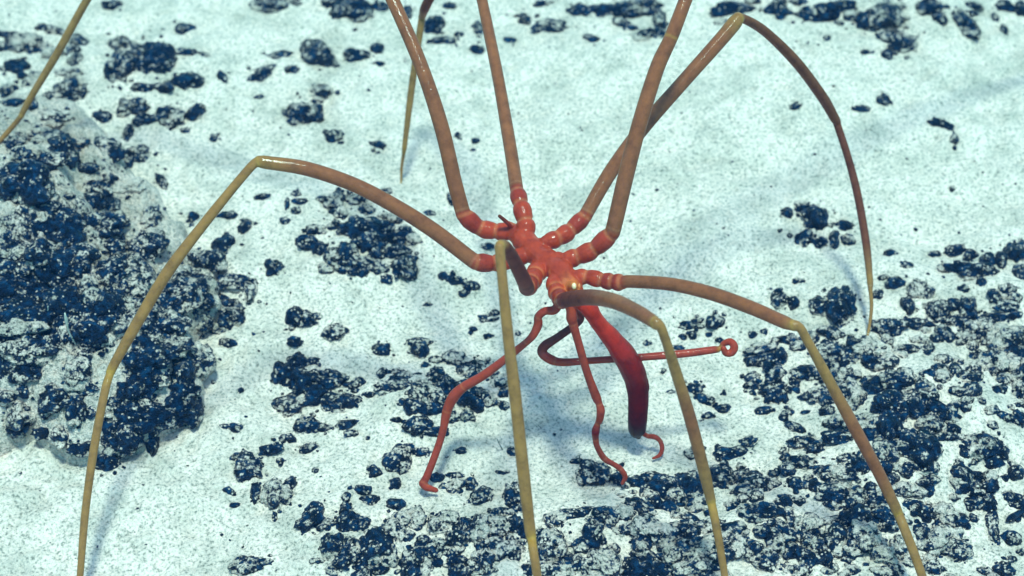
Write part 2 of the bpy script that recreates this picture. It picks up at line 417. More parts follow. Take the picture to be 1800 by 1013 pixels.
# ------------------------------------------------------------------ nodules: middle x, y, width, height in the photo, tilt; b bare, s speckled, g nearly buried; dark ones along the outcrop's edge and foot stand for undercut shadow
MARKS = """
201 8 34 14 g;483 6 80 22;584 5 30 16;325 52 28 20;74 48 22 12 s;129 88 20 13 b;208 78 40 26 s;212 120 48 48;247 86 30 20;277 102 56 54 b;327 92 26 10;356 97 24 8 -20
389 133 26 8 -60;252 153 38 14;290 152 28 18 s;328 142 44 28 b;220 189 26 28;243 187 28 24;253 211 36 20 35 b;299 207 40 36;343 198 20 30 -30 b;324 228 12 9
557 97 42 52 60;462 128 46 14 45;490 97 36 6 15;514 122 24 12 s;455 171 12 8;564 160 34 26 -40 s;533 204 60 44;590 238 26 20;376 245 14 18 g
44 77 50 34 s;4 60 22 10;5 83 16 16;30 121 44 28 -45 b;15 160 28 20;23 181 40 16 b;117 157 38 34;148 160 12 34;120 130 40 18 s;88 205 76 18 s;80 236 50 20 s;181 206 30 18 -35
226 232 16 26;24 258 34 28;42 276 30 24;110 256 40 34 b;88 282 44 30;124 278 20 28;150 294 36 14;194 262 50 34 -45;240 270 40 30;40 318 86 70 b;170 333 40 24;191 318 30 20;218 324 60 30 g;285 318 14 36 30
620 17 54 40 b;668 11 24 14;716 20 16 24;625 96 36 20 b;662 86 18 16 s;668 113 18 9;763 44 28 36 b;790 10 16 12;776 72 40 14;805 62 14 10 s;842 50 14 26;838 89 22 16 -30;897 71 16 10;922 36 20 20 b
955 7 26 12;967 45 50 22;1022 20 40 24 b;1070 18 60 20 b;1122 14 70 34;1100 44 40 16 -40;1143 60 50 18;1160 35 22 56;1040 69 28 14 -40
664 257 28 13 -20 b;805 238 10 10;835 248 10 10;831 265 8 8
1289 17 62 22 b;1368 20 36 34 b;1405 4 28 10;1428 27 46 24 b;1452 22 44 34 b;1482 10 38 24 b;1520 37 28 30 b;1549 30 56 46;1572 30 28 38;1582 74 54 36;1559 97 16 24 b
1636 10 38 26 b;1650 33 24 22;1697 40 28 46 20;1707 10 26 12;1717 60 12 14;1764 10 30 18;1797 15 24 24 b;1765 54 12 18;1749 30 10 14
1453 67 10 8;1522 92 14 8 s;1514 191 26 11 b;1552 176 20 18 b;1396 188 14 9;1655 218 36 14 -30 b;1678 245 12 18;1673 331 8 8
84 362 26 18;161 355 44 26 b;198 363 24 34;104 394 72 50 b;117 417 60 40 b;178 397 66 44;23 432 24 22;40 439 26 18;72 444 44 40;253 437 56 48;265 384 30 40 s;339 384 18 18
399 379 28 11;430 397 22 22 s;393 429 32 28 b;362 457 54 34;23 474 60 38;20 501 56 50 b;117 474 90 60 b;141 451 50 40;200 476 46 40;235 501 56 40 s;413 495 66 22;440 508 20 40 s;315 514 56 44
50 528 90 50 b;44 555 90 46 b;107 541 60 60 b;171 548 80 60 b;158 582 64 44 b;218 571 56 40 s;312 528 50 40;352 531 40 24;403 537 60 18 -25;403 558 38 34;299 571 60 34;252 598 56 36;302 608 60 36
34 575 70 22 s;20 615 40 26 s;57 615 70 38;50 652 50 30;134 652 50 48 s;252 629 80 50 b;352 632 44 54 s;319 642 40 56 b;252 662 80 40 b;399 603 22 12 b
463 347 26 9;500 389 16 12;587 360 30 34 s;584 400 16 12;540 424 30 22 b;564 437 22 18 b;591 451 28 28;481 472 30 24 b;517 555 26 34 b;544 561 36 26;517 600 22 13 b;589 583 34 20
522 635 28 28 b;550 635 20 12;497 655 30 34 b;527 666 34 38 b;570 666 60 28
10 696 40 24;40 686 20 20;34 723 40 46 s;30 753 30 22;101 703 50 34;134 720 26 36;144 680 50 20;77 760 34 18 b;107 764 36 38 s;144 787 40 20 b;158 727 20 16;235 690 60 50 b;218 710 70 30;255 730 90 44 b
295 723 70 44 b;342 723 22 44 b;215 770 56 46;198 753 40 28;188 807 42 42 b;268 777 20 28;312 683 60 30 b;336 693 20 46 b
416 753 16 13 b;396 750 18 6;423 686 8 8;476 790 34 18 30 b;505 770 24 13;540 750 36 28;570 752 26 13;544 789 28 14 20;423 804 38 14;436 820 44 40;456 820 14 18;404 864 20 9 -30;450 864 16 26;486 870 46 44 s
510 850 18 16;483 908 8 14;550 908 34 42 b;537 921 24 20;584 958 34 38;555 827 10 8;436 995 46 30 s;463 988 26 13;597 988 20 16;414 888 14 8;493 810 12 8
510 713 56 34;550 693 60 36 b;587 706 40 28
607 703 30 18;627 675 30 9;690 680 60 18;697 738 16 7;613 745 28 12 20;617 762 18 10;647 770 6 5
701 807 36 34;716 789 26 16;744 794 22 11;657 829 20 18 b;808 792 18 9;768 839 20 14;798 837 26 10;801 854 30 20 45 s;828 851 20 18;845 874 38 24 45;788 854 14 9;882 831 20 8;902 792 14 12;1013 811 20 7;902 871 30 38;912 894 20 13
1050 834 56 42;1087 841 20 20 b;1117 847 30 18;1170 858 60 38 b;1144 834 20 9
637 864 30 18 s;650 878 30 16;694 886 28 16;697 851 16 18;607 894 20 24 b;608 874 14 14;613 918 34 38 b;639 921 22 22 b;657 961 50 42 b;687 935 40 32 s;704 915 34 22 s;617 968 40 38;684 975 30 32 s;607 988 16 18;640 995 26 18 b;667 1002 24 14
768 925 30 22 s;788 911 34 22 s;801 945 30 28;815 921 36 18;848 928 36 38 s;878 904 50 14;878 925 50 28 s;868 958 36 22;888 968 50 36 s;835 941 34 22;908 921 24 28;768 961 34 24 s;748 972 40 28;801 988 34 20;848 990 46 38 s;727 992 44 44;808 1005 36 22;764 985 24 18
969 961 44 44 s;979 911 40 22 s;1002 904 40 13;1029 901 44 12;1070 901 50 8 b;972 941 36 12;1043 931 28 28;1063 915 30 22;1046 951 28 24 b;1106 928 22 16 b;1123 891 40 30;1150 884 26 20;1137 928 50 34 s;1130 951 30 28 b;1163 941 60 38 s
1133 977 30 16;1013 988 46 20;1060 995 60 44 s;979 1002 50 22 s;1123 1002 56 36 b;1167 1005 34 28 b;1187 978 40 38 s;932 1003 30 18
1220 683 30 18;1240 703 32 18 -45 b;1272 720 22 14 b;1243 732 18 12;1324 678 26 14;1364 690 44 36;1344 721 26 13;1378 733 14 20;1442 693 40 22 s;1418 698 24 9;1455 723 24 16;1499 696 36 46 s;1418 725 16 6
1398 750 30 14 -35;1415 777 44 18;1435 787 34 22;1282 799 40 20 b;1311 777 16 14;1264 787 14 13;1485 747 50 28 s;1522 747 60 36 s;1488 770 66 22 b;1532 764 30 18;1539 686 30 20 b;1569 717 60 48 b;1583 676 44 16 b
1562 754 40 54 b;1603 713 40 34 b;1623 693 40 46;1653 723 62 30 -30 b;1636 750 50 32 s;1616 787 60 54 b;1590 787 40 30;1676 755 20 13;1559 797 34 34 s;1660 767 30 14;1626 820 40 22 s
1713 784 30 38 s;1737 784 56 32;1697 795 16 18;1747 811 30 20;1690 832 34 30 b;1717 838 26 13;1787 831 22 22 b;1794 686 24 38;1790 733 20 22;1767 841 10 10
1415 814 40 20;1450 829 32 22;1492 804 36 12;1509 817 24 22;1495 834 34 24 s;1398 847 24 20;1432 851 20 20 s;1465 871 50 36;1532 861 20 18;1539 878 30 24;1512 908 44 38 b;1549 905 40 36;1364 831 20 13
1267 837 36 40;1304 834 30 12;1324 854 50 36;1348 851 44 26;1334 898 60 26;1314 905 20 18;1368 901 24 18;1381 884 20 18;1213 854 40 46 b;1220 881 36 28;1289 891 16 11;1415 925 50 36 s;1462 915 36 10 15;1468 945 28 38
1432 958 36 28 s;1418 978 30 24 b;1448 982 30 20;1385 941 30 38;1348 935 40 22;1364 955 28 34 s;1291 928 36 13;1328 965 28 24;1291 961 40 36 s;1348 985 40 34 s;1405 1002 40 18;1388 968 24 22;1220 931 16 18
1213 961 40 28;1244 975 50 46 s;1220 998 60 38 s;1519 941 46 46 s;1502 961 30 22;1556 975 40 28 s;1569 1005 30 18;1579 961 24 28 s;1609 894 34 24 b;1626 908 20 18;1653 901 40 36 s;1636 948 50 38 s;1676 968 60 34;1666 941 40 28 s;1640 998 30 22 s
1713 859 34 22;1739 854 24 26 b;1710 884 30 22;1737 884 26 28;1784 884 30 18;1744 914 18 34;1713 911 14 14;1750 938 14 22;1777 982 20 9;1767 1002 30 18
1383 374 18 15;1415 365 34 18;1435 384 36 36 b;1415 420 30 24 b;1443 426 20 17 b;1465 420 14 26;1492 422 24 20 b;1485 397 26 16;1567 446 20 11;1592 466 20 13 s;1681 441 32 17 b;1643 447 16 9;1693 474 60 22 -15 b;1723 477 50 22 b;1710 451 24 20;1737 457 24 22;1760 454 16 26 b;1787 444 34 34 b;1794 481 20 28
1369 523 26 28;1395 531 16 18;1405 494 18 8;1440 538 30 26;1480 538 44 64 b;1552 488 14 11;1574 496 28 18;1542 516 16 15;1616 508 40 32 s;1596 535 20 28;1556 578 56 34;1616 571 50 18 -10 b;1650 548 40 34;1683 538 40 22;1703 541 28 38;1680 565 50 14;1599 615 44 16
1747 521 18 22;1770 538 34 18;1770 511 30 22 s;1750 558 34 13;1723 582 50 38 s;1770 595 66 50 s;1693 508 16 13;1257 565 26 22;1210 572 30 9;1217 588 12 18;1344 615 50 22 s;1350 632 34 22;1372 625 20 26 b;1357 645 26 26 b;1318 630 14 9;1325 668 28 20;1361 671 26 22
1324 588 12 9 b;1388 597 36 14;1462 585 40 20 -30;1468 619 60 26 s;1495 622 40 26;1502 605 24 18;1556 635 40 26 s;1525 632 24 26;1472 645 30 18;1415 655 40 20;1532 669 30 16;1583 666 50 34;1697 662 30 16;1757 640 60 46 s;1633 655 24 13;1794 662 30 34;1489 672 30 18
521 341 14 10;528 354 20 9;520 371 14 13 b;505 360 8 16;565 351 20 9;595 346 26 15;625 352 36 20;590 371 16 13;604 378 14 17;588 395 14 13 b;677 336 20 9;751 375 20 7;791 347 10 20 s
635 403 76 36 b;645 424 52 34 b;658 448 20 22 b;554 410 10 7;613 443 30 28;588 450 26 24;620 463 60 22;630 478 28 17 s;603 474 12 13;696 423 44 28 b;680 448 24 13;700 443 36 22;711 470 34 38;697 471 14 28 b;675 490 24 14 b
855 433 22 9;777 485 14 11;797 493 26 12;827 503 26 13 b;815 517 14 11;796 483 8 9;752 535 12 5;869 550 14 9;831 579 16 9;856 560 30 5 s;442 505 12 32
672 615 26 20 b;738 601 36 12;740 616 26 24 b;632 672 17 16 b;673 657 16 15 b;713 665 50 7 8;704 672 34 13;686 681 30 16 s;649 692 18 9;800 633 46 26 s;747 642 14 9;840 640 34 15;831 650 46 9;763 660 22 12;778 662 14 11;831 660 20 12
743 690 38 34 s;770 697 26 28 s;786 681 28 36 b;763 717 50 11;834 703 46 34 b;813 676 20 14;884 669 34 22 s;886 690 16 15;872 708 16 9;888 713 14 11;859 633 7 7;859 591 14 9;911 587 8 8
736 749 36 28 b;765 758 34 13 b;717 788 24 11;1228 564 20 9;1231 575 16 7;1201 591 12 9;1247 588 10 6;1265 598 12 7;1343 583 10 8;1140 604 16 5;1194 611 20 5;1165 653 7 8;1222 678 24 8;1273 692 6 7;1181 690 14 7
"""
marks = []
for line in MARKS.replace("\n", ";").split(";"):
    t = line.split()
    if not t:
        continue
    d = {'b': 0.18, 's': 0.62, 'g': 0.95}.get(t[-1], 0.40) if t[-1] in 'bsg' else 0.40
    if t[-1] in 'bsg':
        t = t[:-1]
    v = [float(q) for q in t]
    marks.append((v[0], v[1], v[2], v[3], v[4] if len(v) > 4 else 0.0, d))
marks.sort(key=lambda m: -m[2] * m[3])


def ico(sub):
    bm = bmesh.new()
    bmesh.ops.create_icosphere(bm, subdivisions=sub, radius=1)
    v = np.array([q.co[:] for q in bm.verts])
    f = [[q.index for q in fc.verts] for fc in bm.faces]
    bm.free()
    return v, f


ICO = {k: ico(k) for k in (1, 2, 3, 4, 5)}


def nodule_verts(px, py, wpx, hpx, tilt, seed, sub):
    """a knobbly half buried lump; returns world vertices and its foot on the bed"""
    p = hit(px, py + hpx * 0.12)
    dist = (p - CAM).dot(FWD)
    k = dist / DIST / PPU
    a = wpx * k / 2 * 1.06
    c = min(a * 1.0, hpx * k / 2 * 0.95)
    need = hpx * k / 2 * 1.06
    b = max(a * 0.45, math.sqrt(max(need ** 2 - (c * 0.62) ** 2, 0)) / math.sin(PITCH) * 0.95)
    b = min(b, a * 2.6)
    v = ICO[sub][0]
    sd_ = np.array((seed * 3.17, seed * 1.93, seed * 0.71)) % 97
    low = fbm(v * 1.25 + sd_, 2, 51)
    r = 1 + 0.30 * low
    s = (a * b * c) ** (1 / 3)
    world = v * np.array((a, b, c))
    r = r + 0.16 * fbm(v * 3.4 + sd_, 2, 57)
    r = r + 0.42 * (knobs(v * 1.7 + sd_, 52) - 0.55)
    r = r + (0.012 / max(s, 0.012)) * 0.7 * (knobs(world / 0.030 + sd_, 53) - 0.5)
    q = world * r[:, None]
    ct, st = math.cos(R(tilt)), math.sin(R(tilt))
    q = np.stack([q[:, 0] * ct - q[:, 1] * st, q[:, 0] * st + q[:, 1] * ct, q[:, 2]], 1)
    base = np.array((p.x, p.y + b * 0.10, p.z + c * 0.04))
    wv = q + base
    low = np.clip(1 - (wv[:, 2] - p.z + 0.25 * c) / (0.75 * c + 1e-6), 0, 1)
    return wv, (p.x, p.y, p.z), low


# where a clump lies, told by things one can find
PLACES = [
    (90, 130, "on the sand behind the outcrop crest", "hand"), (110, 250, "on the dusty crest of the outcrop", "x"), (60, 330, "on the outcrop shoulder", "x"), (215, 320, "on the outcrop shoulder by its pale slope", "x"),
    (120, 420, "high on the outcrop face", "x"), (80, 500, "on the dark outcrop face", "x"), (180, 560, "in the middle of the outcrop face", "x"), (60, 640, "low on the outcrop face", "x"), (270, 620, "low on the outcrop beside the yellow shin", "x"),
    (290, 490, "behind the yellow shin on the outcrop", "x"), (410, 530, "on the outcrop ledge facing the spider", "x"), (410, 400, "on the sand under the long shin's knee", "x"), (80, 730, "at the dusty foot of the outcrop", "x"), (250, 730, "at the outcrop foot partly standing for undercut shadow", "x"),
    (250, 110, "in the loose cluster far behind the outcrop", "x"), (280, 195, "in the row of stones behind the outcrop", "x"), (540, 150, "on the sand beside the needle thin leg tip", "x"), (500, 8, "at the far edge behind the outcrop", "x"), (640, 40, "behind the tallest thigh", "x"),
    (790, 50, "between the two rear thighs", "x"), (1060, 35, "far behind the abdomen", "x"), (1400, 20, "beyond the highest knee", "x"), (1540, 50, "in the far clump beyond the highest knee", "x"), (1700, 30, "at the far corner of the bed", "x"),
    (1600, 210, "alone on the far bare sand", "x"), (1440, 400, "in the small clump behind the drooping leg", "x"), (1720, 460, "in the dark row beyond the drooping leg", "x"), (1420, 530, "beside the drooping leg above its tip", "x"), (1570, 560, "around the tip of the drooping leg", "x"),
    (1700, 550, "in the scatter beyond the leg tip", "x"), (1740, 640, "on the speckled ridge past the leg tip", "x"), (1500, 630, "just below the drooping leg tip", "x"), (1350, 640, "beside the curled oviger end", "x"), (1230, 580, "on sand behind the straight oviger", "x"),
    (640, 430, "in the dark clump below the long thigh", "x"), (580, 370, "on the mound behind the long thigh", "x"), (800, 500, "on the sand below the rear coxae", "x"), (560, 440, "beside the clump below the long thigh", "x"), (540, 580, "on sand midway between outcrop and oviger", "x"),
    (540, 680, "in the low heap between outcrop and oviger", "x"), (690, 640, "scattered behind the oviger", "x"), (800, 680, "behind the oviger elbow", "x"), (740, 750, "beside the oviger shin", "x"), (450, 780, "on pale sand below the outcrop", "x"), (500, 880, "on pale sand far below the oviger foot", "x"),
    (620, 750, "on sand before the low heap", "x"), (700, 810, "beside the hooked oviger foot", "x"), (820, 860, "between the oviger foot and nearer shin", "x"), (640, 940, "in the dark patch before the oviger foot", "x"), (760, 980, "along the lower edge before the oviger foot", "x"),
    (860, 940, "packed beside the upright yellow shin", "x"), (1000, 900, "in the arc before the palp tip", "x"), (1070, 840, "under the palp tip", "x"), (1160, 860, "below the proboscis mouth", "x"), (1060, 950, "in the hollow below the palp tip", "x"), (1140, 940, "in the packed crust below the proboscis", "x"),
    (1060, 1000, "along the lower edge between two shins", "x"), (1230, 970, "at the foot of the shin below the proboscis", "x"), (1240, 710, "beside the shin level with the proboscis", "x"), (1340, 860, "between the two front shins", "x"), (1300, 950, "low between the two front shins", "x"),
    (1430, 820, "inside the outer front shin", "x"), (1440, 960, "low inside the outer front shin", "x"), (1370, 700, "on the slope inside the outer shin", "x"), (1500, 740, "close under the outer front shin", "x"), (1530, 890, "behind the outer shin's lower joint", "x"), (1600, 720, "in the big dark heap beyond the outer shin", "x"),
    (1600, 790, "at the base of the dark heap", "x"), (1640, 940, "beyond the outer shin near the lower edge", "x"), (1730, 800, "in the clump past the dark heap", "x"), (1740, 880, "on the sand by the dark rod", "x"), (1790, 710, "at the outer edge past the dark heap", "x")]


def adjectives(m):
    a = m[2] * m[3]
    size = "small" if a < 700 else "" if a < 1500 else "large"
    dust = "bare black" if m[5] < 0.25 else "dark" if m[5] < 0.5 else "pale speckled" if m[5] < 0.8 else "nearly buried grey"
    asp = m[2] / m[3]
    shape = "long low" if asp > 2.3 else "upright" if asp < 0.85 else "flattened" if asp > 1.5 else "round"
    return " ".join(q for q in (size, dust, shape) if q)


big, rest = marks[:296], marks[296:]
bins = {}
for i, m in enumerate(big):
    k = min(range(len(PLACES)), key=lambda j: (PLACES[j][0] - m[0]) ** 2 + (PLACES[j][1] - m[1]) ** 2)
    bins.setdefault((k, adjectives(m)), []).append(i)
LAB = {}
for (k, adj), ids in bins.items():
    place = PLACES[k][2]
    if len(ids) == 1:
        LAB[ids[0]] = f"{adj} nodule {place}"
    else:
        up = sorted(ids, key=lambda i: big[i][1])
        names = {2: ("upper", "lower"), 3: ("topmost", "middle", "lowest")}.get(len(ids)) or ("topmost", "second highest", "third highest", "fourth highest", "fifth highest", "lowest", "seventh", "eighth")
        if len(ids) in (4, 5):
            names = ("topmost", "second highest", "third highest", "second lowest", "lowest")[:3 if len(ids) == 4 else 5][:2] + (("second lowest", "lowest") if len(ids) == 4 else ("middle", "second lowest", "lowest"))
        for q, i in enumerate(up):
            LAB[i] = f"{names[q]} {adj} nodule {place}"

for i, m in enumerate(big):
    a = m[2] * m[3]
    sub = 5 if a > 2600 else 4
    v, foot, low = nodule_verts(*m[:5], i + 1, sub)
    o = mesh_obj("nodule", v, ICO[sub][1], NODULE, loc=foot)
    o.data.attributes.new("low", 'FLOAT', 'POINT').data.foreach_set("value", low)
    o["dust"] = m[5]
    tag(o, LAB[i], "nodule", "dark manganese nodules on the seabed")

# everything smaller: one stuff object
vs, fs, lows, n0 = [], [], [], 0


def add_lump(v, f, dusty=0.0):
    global n0
    lows.extend([dusty] * len(v))
    vs.append(v)
    fs.extend([[q + n0 for q in t] for t in f])
    n0 += len(v)


for i, m in enumerate(rest):
    v, _, _ = nodule_verts(*m[:5], 900 + i, 3)
    add_lump(v, ICO[3][1])
FIELDS = [(1400, 900, 330, 130, 170), (1130, 960, 260, 70, 80), (1600, 700, 170, 130, 80), (690, 960, 160, 70, 55), (1640, 900, 200, 140, 70), (1740, 620, 90, 130, 45), (1430, 640, 120, 60, 40),
          (180, 560, 210, 190, 70), (100, 300, 150, 110, 14), (60, 120, 90, 80, 26), (1460, 30, 320, 40, 14), (640, 430, 110, 60, 16), (780, 680, 110, 60, 24), (560, 690, 90, 40, 14)]
for k_, (fx, fy, fw, fh, cnt) in enumerate(FIELDS):
    for j in range(cnt):
        rr_, th = math.sqrt(RNG.rand()), RNG.uniform(0, 2 * math.pi)
        wpx = RNG.uniform(9, 27) * RNG.uniform(0.8, 1.25)
        px, py = fx + math.cos(th) * rr_ * fw, fy + math.sin(th) * rr_ * fh
        v, _, low = nodule_verts(px, py, wpx, wpx * RNG.uniform(0.45, 0.95), RNG.uniform(-40, 40), 3000 + k_ * 200 + j, 3)
        add_lump(v, ICO[3][1], RNG.uniform(0.0, 0.75))
areas = np.array([m[2] * m[3] for m in marks]) ** 0.7
areas = areas / areas.sum()
for i in range(2300):
    if i < 1750:
        m = marks[RNG.choice(len(marks), p=areas)]
        s = RNG.uniform(0.35, 0.95)
        th = RNG.uniform(0, 2 * math.pi)
        px, py = m[0] + math.cos(th) * m[2] * s, m[1] + math.sin(th) * m[3] * s * 1.0
    else:
        px, py = RNG.uniform(-60, 1860), RNG.uniform(-30, 1060)
    wp = RNG.uniform(2.5, 6.5) * (1.5 if RNG.rand() < 0.22 else 1)
    if i >= 1750:
        wp *= 0.62
    p = hit(px, py)
    k = (p - CAM).dot(FWD) / DIST / PPU
    sub = 2
    v = ICO[sub][0]
    r = 1 + 0.4 * fbm(v * 1.4 + i * 1.37, 2, 61)
    q = v * r[:, None] * np.array((wp * k * RNG.uniform(0.7, 1.5), wp * k * RNG.uniform(0.7, 1.5), wp * k * RNG.uniform(0.5, 0.9))) * 0.62
    a = RNG.uniform(0, math.pi)
    q = np.stack([q[:, 0] * math.cos(a) - q[:, 1] * math.sin(a), q[:, 0] * math.sin(a) + q[:, 1] * math.cos(a), q[:, 2]], 1)
    add_lump(q + np.array((p.x, p.y, p.z + 0.1 * wp * k)), ICO[sub][1])
o = mesh_obj("small_nodules", np.concatenate(vs), fs, NODULE)
o["dust"] = 0.30
o.data.attributes.new("low", 'FLOAT', 'POINT').data.foreach_set("value", np.array(lows))
tag(o, "tiny dark crumbs of crust scattered over the sediment", None, None, "stuff")

# ------------------------------------------------------------------ the sea spider: one continuous body
CORAL, CORALD = (0.39, 0.041, 0.014), (0.30, 0.031, 0.013)
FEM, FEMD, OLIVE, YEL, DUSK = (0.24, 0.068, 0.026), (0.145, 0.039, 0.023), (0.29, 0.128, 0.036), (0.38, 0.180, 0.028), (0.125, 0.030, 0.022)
RED, MAROON, BLACKR = (0.50, 0.020, 0.005), (0.16, 0.006, 0.006), (0.030, 0.004, 0.006)
RING, RINGY, PALP = (0.60, 0.20, 0.075), (0.46, 0.25, 0.045), (0.33, 0.036, 0.016)

S_PT, S_R, S_C = [], [], []
tv, tf = [], []
tn = 0


def cr(p0, p1, p2, p3, t):
    return 0.5 * ((2 * p1) + (-p0 + p2) * t + (2 * p0 - 5 * p1 + 4 * p2 - p3) * t * t + (-p0 + 3 * p1 - 3 * p2 + p3) * t ** 3)


def chain(nodes, smooth=True, step=0.006):
    """nodes: (px, py, dd, width in photo pixels, colour); a swept tube with round ends added to the animal"""
    global tn
    pts = []
    for n in nodes:
        p = P(n[0], n[1], n[2])
        pts.append(np.array((*p, n[3] * 0.97 / 2 / PPU * (DIST + n[2]) / DIST, *n[4])))
    res = []
    for i in range(len(pts) - 1):
        p1, p2 = pts[i], pts[i + 1]
        p0 = pts[i - 1] if i else 2 * p1 - p2
        p3 = pts[i + 2] if i + 2 < len(pts) else 2 * p2 - p1
        ln = np.linalg.norm(p2[:3] - p1[:3])
        k = max(2, int(ln / step))
        for t in np.arange(k) / k:
            q = cr(p0, p1, p2, p3, t) if smooth else p1 + (p2 - p1) * t
            lin = p1 + (p2 - p1) * t
            q[3:] = lin[3:]
            if smooth:
                tt = t * t * (3 - 2 * t)
                q[3] = p1[3] + (p2[3] - p1[3]) * tt
            res.append(q)
    res.append(pts[-1].copy())
    res = np.array(res)
    C, Rr = res[:, :3], np.maximum(res[:, 3], 0.0022)
    T = np.gradient(C, axis=0)
    T /= np.linalg.norm(T, axis=1)[:, None] + 1e-9
    # round the ends
    head = [(C[0] - T[0] * Rr[0] * k, Rr[0] * math.sqrt(max(1 - k * k, 0.02))) for k in (0.95, 0.7, 0.35)]
    tail = [(C[-1] + T[-1] * Rr[-1] * k, Rr[-1] * math.sqrt(max(1 - k * k, 0.02))) for k in (0.35, 0.7, 0.95)]
    C2 = np.array([h[0] for h in head] + list(C) + [h[0] for h in tail])
    R2 = np.array([h[1] for h in head] + list(Rr) + [h[1] for h in tail])
    T2 = np.array([T[0]] * 3 + list(T) + [T[-1]] * 3)
    nrm = np.cross(T2[0], (0.13, 0.2, 0.97))
    nrm /= np.linalg.norm(nrm)
    SEG = 16
    ang = np.arange(SEG) * 2 * np.pi / SEG
    rows = []
    for c, r, t in zip(C2, R2, T2):
        nrm = nrm - t * nrm.dot(t)
        nrm /= np.linalg.norm(nrm) + 1e-9
        bi = np.cross(t, nrm)
        rows.append(c + r * (np.cos(ang)[:, None] * nrm + np.sin(ang)[:, None] * bi))
    m = len(rows)
    tv.append(np.concatenate(rows))
    for i in range(m - 1):
        for j in range(SEG):
            a, b = tn + i * SEG + j, tn + i * SEG + (j + 1) % SEG
            tf.append((a, b, b + SEG, a + SEG))
    tf.append(tuple(tn + j for j in range(SEG))[::-1])
    tf.append(tuple(tn + (m - 1) * SEG + j for j in range(SEG)))
    tn += m * SEG
    S_PT.extend(C.tolist()); S_R.extend(Rr.tolist()); S_C.extend(res[:, 4:7].tolist())


def land(*chains):
    """the last shin and foot of a leg, let down until the tip stands on the bed"""
    tip = chains[-1][-1]
    delta = (hit(tip[0], tip[1]) - CAM).dot(FWD) - DIST - tip[2]
    n = sum(len(c) for c in chains) - 1
    i = 0
    for c in chains:
        out = []
        for q in c:
            out.append((q[0], q[1], q[2] + delta * i / n, q[3], q[4]))
            i += 1
        chain(out)


def ring_mark(px, py, dd, width, col=RING, size=0.006):
    """a coloured joint band"""
    p = P(px, py, dd)
    RINGS.append((np.array(p), size, width / 2 / PPU, np.array(col)))


RINGS = []


def coxa(pts, w0=30):
    """bulging short joints between the given joint points"""
    out = []
    for i in range(len(pts) - 1):
        a, b = pts[i], pts[i + 1]
        wa, wb = a[3] if len(a) > 3 else w0, b[3] if len(b) > 3 else w0
        for t, kf in ((0.0, 0.80), (0.14, 0.97), (0.42, 1.06), (0.62, 1.10), (0.86, 1.0)):
            out.append((a[0] + (b[0] - a[0]) * t, a[1] + (b[1] - a[1]) * t, a[2] + (b[2] - a[2]) * t, (wa + (wb - wa) * t) * kf, CORAL if i < 2 else CORALD))
        if i:
            ring_mark(a[0], a[1], a[2], wa)
    a = pts[-1]
    out.append((a[0], a[1], a[2], (a[3] if len(a) > 3 else w0) * 0.85, CORALD))
    ring_mark(a[0], a[1], a[2], a[3] if len(a) > 3 else w0)
    chain(out)


# trunk: abdomen end to head, with side bulges
chain([(893, 402, .10, 28, CORAL), (912, 414, .085, 38, CORAL), (920, 421, .07, 46, CORAL), (930, 431, .055, 42, CORAL), (942, 443, .03, 48, CORAL), (951, 451, .01, 43, CORAL), (962, 460, -.01, 49, CORAL), (973, 468, -.03, 43, CORAL), (984, 477, -.055, 48, CORAL), (993, 487, -.08, 43, CORAL), (1003, 502, -.10, 41, (0.50, 0.10, 0.035)), (1011, 522, -.12, 38, CORAL)])
for lx, ly, ld in ((902, 407, .09), (921, 404, .08), (952, 432, .03), (930, 448, .03), (983, 456, -.035), (946, 470, -.01), (1005, 486, -.085), (980, 490, -.075)):
    chain([(lx - 2, ly - 1, ld, 27, CORAL), (lx + 2, ly + 1, ld, 27, CORAL)])                                # side lobes
chain([(903, 404, .09, 10, CORAL), (892, 392, .05, 8, CORALD), (878, 380, .02, 7, FEMD)])                      # abdomen
chain([(1003, 505, -.12, 24, (0.55, 0.12, 0.03)), (1008, 503, -.16, 17, (0.6, 0.15, 0.03))])                  # eye tubercle
# proboscis
chain([(1012, 522, -.10, 34, RED), (1024, 530, -.10, 36, RED), (1034, 540, -.09, 34, RED), (1045, 558, -.06, 29, RED), (1056, 573, -.03, 30, RED), (1076, 596, .01, 36, (0.42, 0.014, 0.006)), (1097, 624, .05, 44, (0.30, 0.010, 0.007)), (1112, 651, .10, 45, (0.22, 0.008, 0.007)), (1119, 673, .14, 42, MAROON),
       (1122, 700, .19, 38, MAROON), (1121, 731, .24, 36, (0.09, 0.006, 0.007)), (1120, 752, .28, 34, BLACKR), (1120, 761, .30, 26, BLACKR), (1122, 767, .31, 12, BLACKR)])
chain([(1135, 668, .135, 9, MAROON), (1138, 682, .155, 8, MAROON), (1137, 691, .17, 5, MAROON)])

